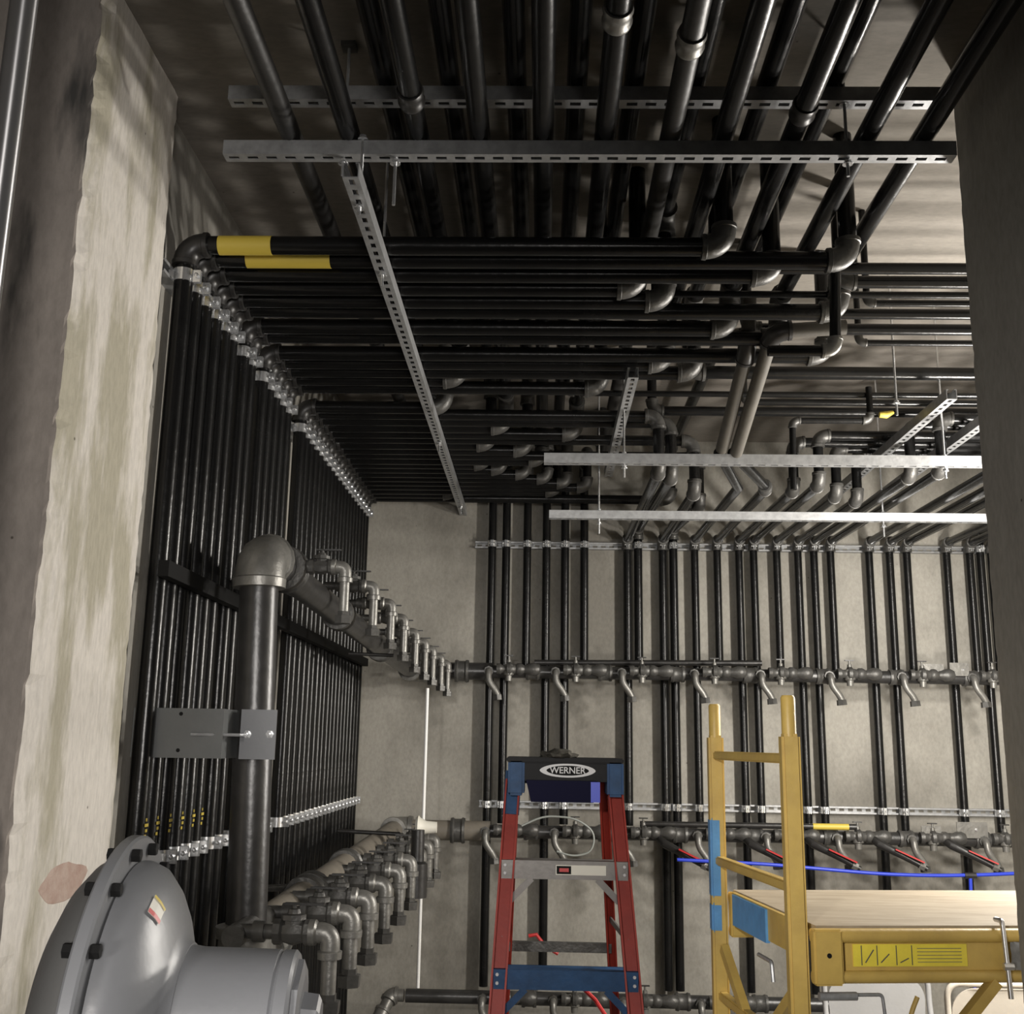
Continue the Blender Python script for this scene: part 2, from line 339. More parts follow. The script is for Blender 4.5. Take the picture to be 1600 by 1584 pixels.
# wall mounted ones, mouth towards the pipes
PX = XW+.041+.028
ZT, ZL = 3.098, 1.423
channel('strut_channel', 'galvanised wall strut behind the top clamps of the left pipes', (XW+.0205, 2.9, ZT), (XW+.0205, 6.45, ZT), M['galv'], up=(1, 0, 0))
channel('strut_channel', 'galvanised wall strut behind the lower clamps of the left pipes', (XW+.0205, 2.9, ZL), (XW+.0205, 6.45, ZL), M['galv'], up=(1, 0, 0))
YR = 6.5
zb1 = at(1150, 854, Y=YR).z; zb2 = at(1150, 1263, Y=YR).z
channel('strut_channel', 'back wall strut carrying the upper pipe clamps', (at(742, 853, Y=YR).x, YB-.0205, zb1), (3.3, YB-.0205, zb1), M['galv'], up=(0, -1, 0))
channel('strut_channel', 'back wall strut carrying the lower pipe clamps', (at(748, 1257, Y=YR).x, YB-.0205, zb2), (3.3, YB-.0205, zb2), M['galv'], up=(0, -1, 0))
# threaded rods with nuts
def rod(label, x, y, z0, z1, nuts, r=.0045, m='galv', plate=None):
    t = thing('threaded_rod', label, 'rod', (x, y, z0))
    bm = bmesh.new(); n = int((z1-z0)/.004); sweep(bm, [(0, 0, 0), (0, 0, z1-z0)], r, 8); obj('shank', bm, M[m], t, True)
    for z in nuts:
        bm = bmesh.new(); lathe(bm, (0, 0, z-z0), (0, 0, 1), [(0, r), (0, .010), (.009, .010), (.009, r)], 6)
        lathe(bm, (0, 0, z-z0-.002), (0, 0, 1), [(0, r), (0, .014), (.002, .014), (.002, r)], 14); obj('nut', bm, M['bright'], t)
    if plate:
        bm = bmesh.new(); box(bm, (-.02, -.02, z1-z0-.012), (.02, .02, z1-z0)); obj('anchor_plate', bm, M['iron'], t)
rod('threaded rod from ceiling through left end of the stacked struts', -.545, 2.62, 3.225, CE, (3.262, 3.322, 3.436), plate=1)
rod('threaded rod from ceiling through right end of the stacked struts', .795, 2.62, 3.225, CE, (3.262, 3.322, 3.436), plate=1)
rod('short bright rod hanging the long perforated strut from the lower strut', -.405, 2.62, 3.14, 3.30, (3.262,), m='bright')
rod('bright hanger rod at the near end of the long strut', LS0.x, 2.60, 3.10, 3.33, (3.12, 3.178, 3.322), m='bright')
for k, (x, y, z) in enumerate(((LS0.x, 3.02, 3.2), (LS0.x, 4.9, 3.2), (LS0.x, 6.3, 3.2))):
    rod('hanger rod through the long perforated strut, '+('near its upper end', 'at its middle', 'near the back wall')[k], x-.0, y, 3.085, CE, (3.12,), m='bright')
rod('bright rod through the right end of the bright strut', 1.63, 4.3, 2.83, CE, (2.86, 2.918), m='bright')
rod('bright rod under the left part of the bright strut', .33, 4.3, 2.82, CE, (2.86, 2.918), m='bright')
rod('bright rod through the right end of the rear strut', at(1380, 812, Y=5.3).x, 5.3, 2.78, CE, (2.83, 2.896), m='bright')
rod('bright rod under the left end of the rear strut', at(936, 812, Y=5.3).x, 5.3, 2.78, CE, (2.83, 2.896), m='bright')
rod('bright hanger rod at upper right between the pipes', at(1400, 620, Y=4.0).x, 4.0, 3.0, CE, (3.05,), m='bright')
# ------------------------------------------------------------------ pipes
ZC = 3.20
yl = [2.97, 3.075, 3.18, 3.285, 3.39, 3.475, 3.63, 3.72, 3.90, 4.0, 4.1, 4.2, 4.3]+[4.58+.1*k for k in range(19)]
lowX = [-.69, -.53, -.345, -.18, -.01, .155, .33, .47, .655, .85, 1.0]; uppX = [-.44, -.265, -.085, .08, .235, .40, .595, .77]
ZLo, ZUp = 3.345, 3.508
bx_px = [769, 791, 824, 854, 883, 913, 980, 997, 1035, 1052, 1085, 1120, 1154, 1177, 1213, 1246, 1271, 1297, 1357, 1389, 1416, 1478, 1514, 1531, 1548]
bX = [at(p, 860, Y=YR).x for p in bx_px]
mid = {2, 5, 7, 11, 14, 17, 20, 22, 24}        # stop at the upper manifold
deep = {0, 3, 8, 9, 12, 15, 18, 21}            # go on below the lower manifold
zUpM, zLoM, zBoM = 2.157, 1.272, .405
def back_low(i): return zUpM+.03 if i in mid else (.42 if i in deep else zLoM+.03)
NEAR = .9
# destination of every left-hand riser: ('up', x) ceiling, ('lo'/'hi', x) ceiling tier, ('bk', index) back riser
dest = [('up', .53), ('up', .92), ('up', .712), ('up', .30), ('hi', .40), ('lo', 1.0), ('lo', .655), ('lo', .85), ('up', 1.06), ('lo', .47), ('hi', .595), ('lo', -.345), ('hi', .235),
        ('hi', -.44), ('bk', 6), ('bk', 7), ('lo', -.18), ('lo', .155), ('bk', 8), ('hi', -.265), ('hi', -.085), ('bk', 9), ('lo', -.01), ('bk', 0), ('bk', 1), ('bk', 2), ('bk', 3), ('bk', 4), ('bk', 5),
        ('hi', .08), ('lo', -.53), ('hi', .77)]
DT = {'up': 'turning up into ceiling', 'lo': 'feeding lower ceiling row', 'hi': 'feeding upper ceiling row', 'bk': 'crossing to back wall'}
r0 = .028; G1 = 'black risers along the left wall'
for i, y in enumerate(yl):
    k, v = dest[i]; y = y if i else 2.985
    a = [(PX, y, .25), (PX, y, ZC)]
    if k == 'up': pts = a+[(v, y, ZC), (v, y, CE)]
    elif k in ('lo', 'hi'):
        zt = ZLo if k == 'lo' else ZUp; pts = a+[(v, y, ZC), (v, y, zt), (v, NEAR, zt)]
    else:
        X = bX[v]
        if v <= 5: pts = a+[(X, y, ZC), (X, y, 3.426), (X, YR, 3.426), (X, YR, back_low(v))]
        else: pts = a+[(X, y, ZC), (X, y, 2.945), (X, YR, 3.04 if v in (7, 9) else 2.975), (X, YR, back_low(v))]
    t = run('black_pipe', 'black left wall riser, %s from the left column, %s' % (ORD[i], DT[k]), pts, .025 if k == 'bk' else r0, M['black'], G1, fm=M['dull'] if False else M['iron'])
    # the elbow at the wall is black like the pipe
    for ch in t.children:
        if ch.name.startswith('elbow'):
            ch.data.materials[0] = M['dull']; break
    clamp(t, (PX, y, ZT), r0, 0); clamp(t, (PX, y, ZL), r0, 0)
    if k == 'bk':
        clamp(t, (bX[v], YR, zb1), .025, -math.pi/2)
        if v not in mid: clamp(t, (bX[v], YR, zb2), .025, -math.pi/2)
    if i in (0, 1):
        bm = bmesh.new(); x0, x1 = ((.10, .26), (.16, .42))[i]; sweep(bm, [(x0, 0, ZC-.25), (x1, 0, ZC-.25)], r0+.0012, 20); obj('yellow_tape', bm, M['ytape'], t, True)
    if i < 6:
        bm = bmesh.new()
        for q in range(4):
            zz = 1.49+q*.014-.25; box(bm, (r0-.001, -.012+.006*(q % 2), zz), (r0+.0015, -.002+.006*(q % 3), zz+.008))
        obj('paint_mark', bm, M['ytape'], t)
# row pipe with no riser: the outermost ceiling pipe
run('black_pipe', 'leftmost ceiling pipe of the lower row, crossing over the struts', [(-.69, NEAR, ZLo), (-.69, 6.3, ZLo), (-.69, 6.3, CE)], r0, M['dull'], 'ceiling pipes')
run('black_pipe', 'ceiling pipe beside the leftmost rod, with a scaly coupling', [(-.345, NEAR, ZLo), (-.345, 4.05, ZLo), (-.345, 4.05, CE)], r0*1.1, M['dull'], 'ceiling pipes') if False else None
run('black_pipe', 'ceiling pipe of the lower row just right of centre', [(.33, NEAR, ZLo), (.33, 5.9, ZLo), (.33, 5.9, CE)], r0, M['dull'], 'ceiling pipes')
# couplings on ceiling pipes near the camera
def coupling(label, x, z, y, m='bright', r=r0):
    bm = bmesh.new(); lathe(bm, (0, -.03, 0), (0, 1, 0), [(0, r*1.0), (0, r*1.18), (.012, r*1.27), (.02, r*1.16), (.04, r*1.16), (.048, r*1.27), (.06, r*1.18), (.06, r*1.0)], 20)
    o = obj('coupling', bm, M[m], None, True); o.location = (x, y, z); return tag(o, label, 'coupling')
coupling('shiny coupling on a ceiling pipe at the top edge, left of two', .155, ZLo, 2.13, 'iron2')
coupling('shiny coupling on a ceiling pipe at the top edge, right of two', .33, ZLo, 2.22, 'iron2')
coupling('dark coupling on the ceiling pipe above the left strut end', -.345, ZLo, 2.44, 'dull')
coupling('dark coupling on a right hand ceiling pipe between the two struts', .655, ZLo, 2.56-.06, 'dull', .027)
# right-hand cross pipes that pass behind the right column
rc = [(420, .019, .55), (441, .021, .98), (461, .012, .2), (474, .012, 1.12), (491, .019, .4), (515, .021, .75), (536, .012, 1.2), (584, .027, .6), (618, .013, .1), (630, .015, .9), (645, .022, .5)]
for i, (py, r, xl) in enumerate(rc):
    y = at(1450, py, Z=3.27).y
    run('black_pipe', 'slim black pipe crossing at upper right beside the column, %s from the top' % ORD[i], [(4.1, y, 3.27), (xl, y, 3.27), (xl, y, CE)], r, M['black'], 'cross pipes behind the right column')
# right-hand feeds for the back wall risers
feeds = {12: 5.02, 13: 4.90, 14: 5.12, 15: 5.22, 16: 4.72, 17: 4.62, 18: 4.12, 19: 4.02, 20: 3.92, 21: 4.4, 22: 4.5, 23: 5.4, 24: 5.55}
G2 = 'black risers on the back wall'
for i, y in feeds.items():
    X = bX[i]
    t = run('black_pipe', 'black riser clamped to the back wall, %s from its left end' % ORD[i], [(4.1, y, 3.18), (X, y, 3.18), (X, y, 2.945), (X, YR, 3.04 if i == 23 else 2.975), (X, YR, back_low(i))], .0235, M['black'], G2)
    clamp(t, (X, YR, zb1), .0235, -math.pi/2)
    if i not in mid: clamp(t, (X, YR, zb2), .0235, -math.pi/2)
for i, (a1, a2, a3, lab) in ((11, (at(1208, 518, Y=3.62), at(1150, 708, Y=4.29), 4.9, 'thick dusty pipe sloping down to the bright strut, right of a pair')),
                        (10, (at(1168, 545, Y=3.75), at(1128, 702, Y=4.29), 4.9, 'thick dusty pipe sloping down to the bright strut, left of a pair'))):
    X = bX[i]
    t = run('dusty_pipe', lab, [(a1.x+.25, a1.y-.02, a1.z+.01) if i == 11 else (a1.x+.01, a1.y-.02, a1.z+.2), a1, a2], .026, M['taupe'], None, fm=M['dull'])
    t = run('black_pipe', 'black riser clamped to the back wall, %s from its left end' % ORD[i], [(a2.x, 4.36, 2.945), (X, 5.0, 2.95), (X, YR, 2.975), (X, YR, back_low(i))], .0235, M['black'], G2)
    clamp(t, (X, YR, zb1), .0235, -math.pi/2)
    if i not in mid: clamp(t, (X, YR, zb2), .0235, -math.pi/2)
# the drop at the right that hooks back under the cross pipes
p0 = at(1305, 425, Y=3.12); p1 = at(1305, 548, Y=3.12); p2 = at(1200, 548, Y=3.12)
run('black_pipe', 'thin drop pipe at right ending in a bright elbow that turns left', [p0, p1, p2], .017, M['black'], None, fm=M['iron2'])
p0 = at(1240, 655, Y=4.6); p1 = at(1240, 768, Y=4.6)
LOOP = run('black_pipe', 'small black pipe loop at right, with elbows left of the yellow tag', [at(1240, 765, Y=4.55), at(1238, 657, Y=4.55), at(1360, 657, Y=4.55), (at(1360, 657, Y=4.55).x, 4.55, 3.3)], .014, M['black'])
bm = bmesh.new(); p = at(1385, 648, Y=4.5); sweep(bm, [(-.03, 0, 0), (.0, 0, .0), (.03, 0, .012)], [.012, .016, .008], 10)
o = obj('yellow_tag', bm, M['ytape'], LOOP, True); o.location = p-LOOP.location
# ------------------------------------------------------------------ big riser, manifolds
RB = .0575
XU = -.852
XH = -.80; rz_top = 2.30; rz_bot = 1.26
def manifold(name, label, pts, r, m, cuffs, fm='iron2'):
    t = run(name, label, pts, r, M[m], None, fm=M[fm], cat='manifold', big=1.7)
    base = Vector(pts[0])
    for (c, ax) in cuffs:
        bm = bmesh.new(); lathe(bm, Vector(c)-base-Vector(ax)*.04, ax, [(0, r*.98), (0, r*1.25), (.014, r*1.32), (.022, r*1.18), (.058, r*1.18), (.066, r*1.32), (.08, r*1.25), (.08, r*.98)], 20)
        obj('coupling', bm, M['iron'], t, True)
    return t
riser = manifold('main_riser', 'big dark riser pipe with a grey elbow on top in front of the left pipes', [(XU+.03, 3.2, rz_bot-.05), (XU, 3.2, rz_top), (XU+.02, 3.62, rz_top-.02)], RB, 'mill', [((XU+.02, 3.44, rz_top-.01), (0, 1, 0))])
# bottom tee of the riser
bm = bmesh.new()
sweep(bm, [(0, 0, .02), (0, 0, -.16)], RB*1.30, 24); sweep(bm, [(0, 0, -.05), (.0, .14, -.05)], RB*1.28, 24)
lathe(bm, (0, 0, .0), (0, 0, 1), [(0, RB), (0, RB*1.42), (.03, RB*1.46), (.036, RB*1.05)], 28)
lathe(bm, (0, .13, -.05), (0, 1, 0), [(0, RB), (0, RB*1.44), (.035, RB*1.50), (.038, RB*1.62), (.075, RB*1.62), (.078, RB*1.05)], 8)
lathe(bm, (0, 0, -.19), (0, 0, 1), [(0, RB), (0, RB*1.46), (.03, RB*1.42), (.036, RB*1.05)], 28)
tee = obj('tee', bm, M['iron2'], riser, True); tee.location = (0, 0, 0)
# scuff of white paint on the riser
bm = bmesh.new()
for q, (dz, dy) in enumerate(((.60, -.01), (.588, .003), (.596, .012))): box(bm, (RB*.55+q*.007, -RB*.86, dz), (RB*.55+q*.007+.012, -RB*.80, dz+.006))
obj('paint_scuff', bm, M['screen'], riser)
manifold('manifold_pipe', 'dark header pipe above the left wall valves, running to the back corner', [(XU+.02, 3.62, 2.275), (XH+.05, 6.3, zUpM), (-.28, 6.3, zUpM)], .05, 'mill', [((XU+.04, 4.3, 2.245), (0, 1, 0)), ((XH+.01, 5.3, 2.197), (0, 1, 0)), ((-.46, 6.3, zUpM), (1, 0, 0))])
manifold('manifold_pipe', 'dusty lower header pipe running back from the big riser tee', [(XU+.035, 3.40, rz_bot-.05), (XU+.04, 6.3, zLoM), (-.28, 6.3, zLoM)], .054, 'tan', [((XU+.035, y, rz_bot-.05+(y-3.4)*.02), (0, 1, 0)) for y in (3.95, 4.05, 4.75)]+[((-.46, 6.3, zLoM), (1, 0, 0))])
for nm, z, x1, w_ in (('upper', zUpM, 4.2, 1), ('lower', zLoM, 4.2, 1), ('bottom', zBoM, 1.9, 0)):
    xs = [-.05+.415*k for k in range(10) if -.05+.415*k < x1-.1]
    manifold('manifold_pipe', 'grey %s header pipe along the back wall, joined to its valves' % nm, [(-.28 if w_ else -.72, 6.3, z), (x1, 6.3, z)], .036, 'mill', [((x, 6.3, z), (1, 0, 0)) for x in xs])
# small elbow at the left end of the bottom header
run('elbow_pipe', 'pipe elbow at the left end of the bottom header', [(-.73, 6.3, zBoM), (-.80, 6.3, zBoM), (-.86, 6.2, zBoM-.12), (-.86, 6.2, .0)], .033, M['iron2'], None, fm=M['iron2'])
# ---- valves projecting from the left manifolds
def left_valve(label, loc, L=.29, k=1.0, H=.165):
    t = thing('gate_valve', label, 'valve', loc)
    bm = bmesh.new(); sweep(bm, [(0, 0, 0), (L-.045*k, 0, 0)], .019*k, 14)
    lathe(bm, (.045, 0, 0), (1, 0, 0), [(0, .02*k), (0, .027*k), (.03*k, .027*k), (.03*k, .02*k)], 14); obj('nipple', bm, M['iron'], t, True)
    bm = bmesh.new(); lathe(bm, (L-.15*k, 0, 0), (1, 0, 0), [(s_*k, r_*k) for s_, r_ in ((0, .02), (0, .033), (.018, .033), (.024, .026), (.05, .034), (.076, .026), (.082, .033), (.10, .033), (.10, .02))], 8)
    lathe(bm, (L-.10*k, 0, 0), (0, 0, 1), [(s_*k, r_*k) for s_, r_ in ((0, .026), (.03, .026), (.032, .033), (.045, .033), (.047, .018), (.058, .015), (.060, .006), (.072, .006))], 8); obj('valve_body', bm, M['iron'], t, True)
    bm = bmesh.new(); box(bm, (L-.125*k, -.007, .068*k), (L-.02*k, .007, .074*k)); obj('handle', bm, M['dull'], t)
    bm = bmesh.new(); p = fillet([(L-.055*k, 0, 0), (L, 0, 0), (L, 0, -.062*k)], .042*k, 7); sweep(bm, p, .0265*k, 16)
    lathe(bm, (L, 0, -.064*k), (0, 0, 1), [(0, .02*k), (0, .032*k), (.018*k, .033*k), (.022*k, .026*k)], 16)
    lathe(bm, (L-.056*k, 0, 0), (1, 0, 0), [(0, .02*k), (0, .033*k), (.016*k, .033*k), (.022*k, .026*k)], 16); obj('elbow', bm, M['iron2'], t, True)
    bm = bmesh.new(); sweep(bm, [(L, 0, -.06*k), (L, 0, -H)], .0205*k, 16); obj('drop_pipe', bm, M['iron2'], t, True)
    bm = bmesh.new(); lathe(bm, (L, 0, -H-.035*k), (0, 0, 1), [(0, .014*k), (0, .034*k), (.024*k, .036*k), (.032*k, .036*k), (.034*k, .024*k), (.05*k, .024*k)], 6); obj('union_nut', bm, M['iron'], t)
    return t
upv = [(540, 3.44, 886), (585, 3.93, 916), (612, 4.30, 943), (632, 4.62, 966), (650, 4.95, 988), (665, 5.27, 1003), (677, 5.55, 1014), (690, 5.89, 1026), (700, 6.10, 1036)]
lv = None
for i, (px, y, py) in enumerate(upv):
    q = at(px, py, Y=y); lab = 'upper row gate valve on the left header, %s from the camera' % ORD[i]
    if lv is None: lv = left_valve(lab, (q.x-.185, y, q.z), .185, .78, .155); lv['group'] = 'upper left valves'
    else: dup(lv, (q.x-.185, y, q.z), lab, 'upper left valves')
ys2 = [3.02, 3.35, 3.68, 4.06, 4.46, 4.85, 5.25, 5.6, 5.95]
lw = left_valve('lower row gate valve on the left header, first from the camera', (-.80, ys2[0], 1.255), .25, 1.0, .165); lw['group'] = 'lower left valves'
for i, y in enumerate(ys2[1:], 1):
    dup(lw, (-.80, y, 1.255), 'lower row gate valve on the left header, %s from the camera' % ORD[i], 'lower left valves')
bm = bmesh.new(); sweep(bm, [(0, 0, 0), (0, .35, .0)], .030, 18); o = obj('header_stub', bm, M['iron'], None, True); o.location = (-.80, 2.98, 1.245)
tag(o, 'dark header stub behind the nearest lower valve', 'pipe')
bm = bmesh.new(); box(bm, (0, 0, -.022), (.03, 3.5, .022)); o = obj('black_bar', bm, M['ink']); o.location = (PX+.029, 2.9, 2.205)  # plain black bar laid across the risers
tag(o, 'black bar crossing the left risers at mid height', 'rail')
# one white-capped relief valve and two black drip cylinders in the lower row
bm = bmesh.new(); lathe(bm, (0, 0, 0), (1, 0, 0), [(0, .01), (0, .045), (.012, .055), (.02, .045), (.05, .03), (.10, .026), (.10, .01)], 22)
o = obj('relief_valve', bm, M['screen'], None, True); o.location = at(650, 1292, Y=5.4); tag(o, 'pale round capped valve behind the lower left valve row', 'valve')
bm = bmesh.new(); lathe(bm, (0, 0, 0), (0, 0, 1), [(0, .01), (0, .045), (.14, .045), (.15, .03), (.28, .028), (.28, .01)], 18)
o = obj('drip_cylinder', bm, M['dull'], None, True); o.location = at(650, 1402, Y=4.9); tag(o, 'black cylinder hanging in the lower left valve row', 'cylinder')
# ---- gooseneck regulators on the back manifolds
def back_valve(label, loc):
    t = thing('gooseneck_valve', label, 'valve', loc)
    bm = bmesh.new(); sweep(bm, fillet([(0, 0, 0), (0, -.085, 0), (.0, -.095, -.055), (.045, -.09, -.115), (.06, -.085, -.15)], .03, 5), [.019]*26 if False else .019, 12)
    obj('gooseneck', bm, M['iron2'], t, True)
    bm = bmesh.new(); lathe(bm, (.052, -.087, -.135), (.1, 0, -1), [(0, .018), (0, .027), (.03, .029), (.03, .014)], 6); obj('union_nut', bm, M['iron'], t); bm = bmesh.new(); lathe(bm, (0, -.03, 0), (0, -1, 0), [(0, .02), (0, .028), (.03, .028), (.03, .02)], 8); obj('union_nut', bm, M['iron'], t)
    bm = bmesh.new(); lathe(bm, (.045, -.055, .012), (1, 0, 0), [(0, .012), (0, .03), (.02, .032), (.03, .024), (.05, .024), (.06, .040), (.078, .042), (.09, .03), (.11, .026), (.12, .034), (.14, .034), (.16, .022), (.175, .026), (.20, .036), (.225, .036), (.245, .026), (.252, .01)], 14)
    obj('regulator_body', bm, M['iron'], t, True)
    bm = bmesh.new(); lathe(bm, (.115, -.055, -.055), (0, 0, 1), [(0, .008), (0, .018), (.03, .02), (.035, .03), (.09, .03), (.095, .014), (.12, .012), (.122, .006), (.145, .006)], 10)
    obj('stem', bm, M['iron2'], t, True)
    bm = bmesh.new(); box(bm, (.09, -.062, .085), (.14, -.048, .091)); obj('handle', bm, M['dull'], t)
    return t
vx = [at(p, 1060, Y=6.22).x for p in (763, 868, 972, 1086, 1190, 1298, 1412, 1522)]
bv = back_valve('gooseneck valve on the upper back header, first from its left end', (vx[0], 6.3, zUpM)); bv['group'] = 'upper back valves'
for i, x in enumerate(vx[1:], 1): dup(bv, (x, 6.3, zUpM), 'gooseneck valve on the upper back header, %s from its left end' % ORD[i], 'upper back valves')
for i, x in enumerate(vx): dup(bv, (x, 6.3, zLoM), 'gooseneck valve on the lower back header, %s from its left end' % ORD[i], 'lower back valves')
for i, x in enumerate(vx[:4]): dup(bv, (x, 6.3, zBoM), 'gooseneck valve on the bottom back header, %s from its left end' % ORD[i], 'bottom back valves')
# thin conduits above the headers
run('conduit', 'thin black conduit lying above the upper back header', [at(835, 1035, Y=6.36), at(1190, 1036, Y=6.36)], .0165, M['dull'])
t = run('conduit', 'thin black conduit above the lower back header with yellow tape', [at(1000, 1287, Y=6.3), at(1338, 1292, Y=6.24)], .016, M['dull'])
bm = bmesh.new(); a = at(1270, 1291, Y=6.252)-t.location; b = at(1326, 1292, Y=6.242)-t.location; sweep(bm, [a, b], .0172, 14); obj('yellow_tape', bm, M['ytape'], t, True)
run('conduit', 'thin conduit reaching from the left pipes to the lower header', [at(528, 1298, Y=5.5), at(625, 1303, Y=5.5)], .010, M['dull'])
run('conduit', 'thin dark bar reaching from the left pipes to the upper valves', [at(545, 1021, Y=5.0), at(615, 1024, Y=5.0)], .008, M['dull'])
run('conduit', 'grey horizontal bar low between the left pipes and the lower header', [at(395, 1388, Y=3.9), at(520, 1385, Y=4.1)], .012, M['iron'])
# mounting plates with bolts
for lab, px0, px1, y0_, y1_ in (('upper header, left of two', 1442, 1476, 1037, 1056), ('upper header, right of two', 1484, 1515, 1035, 1056), ('lower header, left of two', 1440, 1472, 1290, 1310), ('lower header, right of two', 1495, 1545, 1284, 1310)):
    a = at(px0, y0_, Y=6.24); b = at(px1, y1_, Y=6.24)
    bm = bmesh.new(); box(bm, (a.x, 6.245, b.z), (b.x, 6.251, a.z)); box(bm, (a.x, 6.251, b.z), (b.x, 6.28, b.z+.006)); o = obj('mounting_plate', bm, M['iron2']); tag(o, 'small grey plate standing on the back wall '+lab, 'plate')
    bm = bmesh.new(); lathe(bm, ((a.x+b.x)/2+.02, 6.245, a.z-.04), (0, -1, 0), [(0, .008), (.006, .008), (.008, .004)], 8); obj('bolt', bm, M['bright'], o)
# white plastic pipe
bm = bmesh.new(); sweep(bm, [(0, 0, 0), (0, 0, 1.42)], .0085, 12); o = obj('white_pipe', bm, M['white'], None, True); o.location = (-.578, 5.55, .60)
tag(o, 'thin bright white plastic pipe standing left of the ladder', 'pipe')
# grey wire loop behind the ladder
p = [at(x, y, Y=5.9) for x, y in ((815, 1290), (850, 1274), (900, 1278), (930, 1300), (925, 1332), (895, 1338), (870, 1330))]
bm = bmesh.new(); sweep(bm, fillet([q-p[0] for q in p], .08, 5), .005, 8); o = obj('wire_loop', bm, M['wire'], None, True); o.location = p[0]; tag(o, 'thin grey wire looped behind the ladder rails', 'wire')
# blue hose and red-levered valves
p = [at(x, y, Y=6.08) for x, y in ((1058, 1343), (1120, 1346), (1200, 1350), (1290, 1358), (1370, 1365), (1450, 1368), (1530, 1367), (1640, 1362))]
bm = bmesh.new(); sweep(bm, fillet([q-p[0] for q in p], .12, 4), .0095, 10); o = obj('blue_hose', bm, M['hose'], None, True); o.location = p[0]; tag(o, 'long blue hose sagging along the back wall behind the scaffold', 'hose')
bm = bmesh.new(); a = at(1516, 1368, Y=6.08)-p[0]; b = at(1523, 1545, Y=6.08)-p[0]; sweep(bm, [a, b], .0095, 10); obj('branch_hose', bm, M['hose'], o, True)
bm = bmesh.new(); lathe(bm, a-Vector((.03, 0, 0)), (1, 0, 0), [(0, .01), (0, .016), (.06, .016), (.06, .01)], 8); obj('hose_tee', bm, M['dull'], o)
for i, (x, y) in enumerate(((1030, 1318), (1165, 1318), (1262, 1318), (1365, 1318), (1478, 1320))):
    a = at(x, y, Y=6.2)
    t = thing('lever_valve', 'small hose valve under the lower back header, %s from its left end' % ORD[i], 'valve', a, 'hose valves under the lower back header')
    bm = bmesh.new(); sweep(bm, [(0, .05, .03), (.03, 0, 0), (.14, -.03, -.055), (.26, -.07, -.12)], [.020, .024, .019, .014], 10); obj('valve_body', bm, M['dull'], t, True)
    bm = bmesh.new(); bar(bm, (.10, -.055, -.022), (.24, -.085, -.085), .022, .007); obj('red_lever', bm, M['redp'], t)
    bm = bmesh.new(); lathe(bm, (.22, -.06, -.10), (.9, -.1, -.4), [(0, .012), (0, .021), (.03, .021), (.03, .012)], 6); obj('brass_nut', bm, M['iron2'], t)
# ------------------------------------------------------------------ bracket on the left column
t = thing('pipe_bracket', 'grey steel bracket from the left column clamped round the big riser', 'bracket', (-1.1, 3.0, 1.70))
bm = bmesh.new(); a = at(203, 1105, Y=3.0); b = at(345, 1185, Y=3.0); a -= t.location; b -= t.location
zt_, zb_ = a.z, b.z
bm = bmesh.new(); box(bm, (-.02, 0, zb_), (b.x, .008, zt_)); box(bm, (b.x-.008, .008, zb_), (b.x, .17, zt_)); obj('plate', bm, M['plate'], t)
c = at(378, 1105, Y=3.09)-t.location; d = at(428, 1187, Y=3.09)-t.location
bm = bmesh.new(); box(bm, (c.x, .09, zb_-.002), (d.x, .098, zt_+.002)); box(bm, (c.x, .098, zb_-.002), (c.x+.006, .25, zt_+.002)); obj('clamp_plate', bm, M['paint'], t)
bm = bmesh.new(); q = at(300, 1147, Y=3.0)-t.location; sweep(bm, [(q.x, -.012, q.z), (b.x+.04, .02, q.z), (c.x+.01, .085, q.z)], .0045, 8); obj('threaded_rod', bm, M['galv'], t, True)
for px, py in ((387, 1147), (422, 1147)):
    q = at(px, py, Y=3.09)-t.location; bm = bmesh.new(); lathe(bm, (q.x, .09, q.z), (0, -1, 0), [(0, .012), (.003, .012), (.003, .009), (.011, .009), (.011, .004), (.022, .004)], 6); obj('bolt', bm, M['bright'], t)
for px, py in ((283, 1115), (278, 1172)):
    q = at(px, py, Y=3.0)-t.location; bm = bmesh.new(); lathe(bm, (q.x, .0005, q.z), (0, -1, 0), [(0, .0055), (.0012, .0055)], 10); obj('screw_hole', bm, M['ink'], t)
# ------------------------------------------------------------------ galvanised conduit at the far left
bm = bmesh.new(); q = at(36, 15, Y=1.9); sweep(bm, [(0, 0, 0), (0, 0, CE)], .0265, 32); o = obj('metal_conduit', bm, M['chrome'], None, True); o.location = (q.x, 1.9, 0)
tag(o, 'shiny metal conduit standing before the left column at the frame edge', 'conduit')
# ------------------------------------------------------------------ gas regulator in the foreground
RG = at(178, 1600, Y=1.45); ax = Vector((.99, .10, -.03)).normalized()
t = thing('gas_regulator', 'large grey gas pressure regulator with bolted round housing in the left foreground', 'regulator', RG)
S = .224
bm = bmesh.new(); lathe(bm, -ax*.075, ax, [(0, .03), (0, .10), (.008, .140), (.022, .170), (.04, .192), (.058, .203), (.068, .206)], 64); obj('rear_case', bm, M['dpaint'], t, True)
bm = bmesh.new(); lathe(bm, -ax*.009, ax, [(0, .18), (0, S), (.003, S+.003), (.015, S+.003), (.018, S), (.018, .18)], 72); obj('flange', bm, M['paint'], t, True)
bm = bmesh.new(); lathe(bm, ax*.008, ax, [(0, .186), (.003, .196), (.010, .196), (.028, .188), (.046, .166), (.058, .142), (.066, .118), (.070, .104), (.078, .098)], 64); obj('front_case', bm, M['paint'], t, True)
bm = bmesh.new(); lathe(bm, ax*.070, ax, [(0, .112), (.005, .102), (.015, .096), (.03, .094), (.128, .094), (.131, .091), (.134, .094), (.148, .094), (.152, .090), (.155, .06)], 56); obj('spring_housing', bm, M['paint'], t, True)
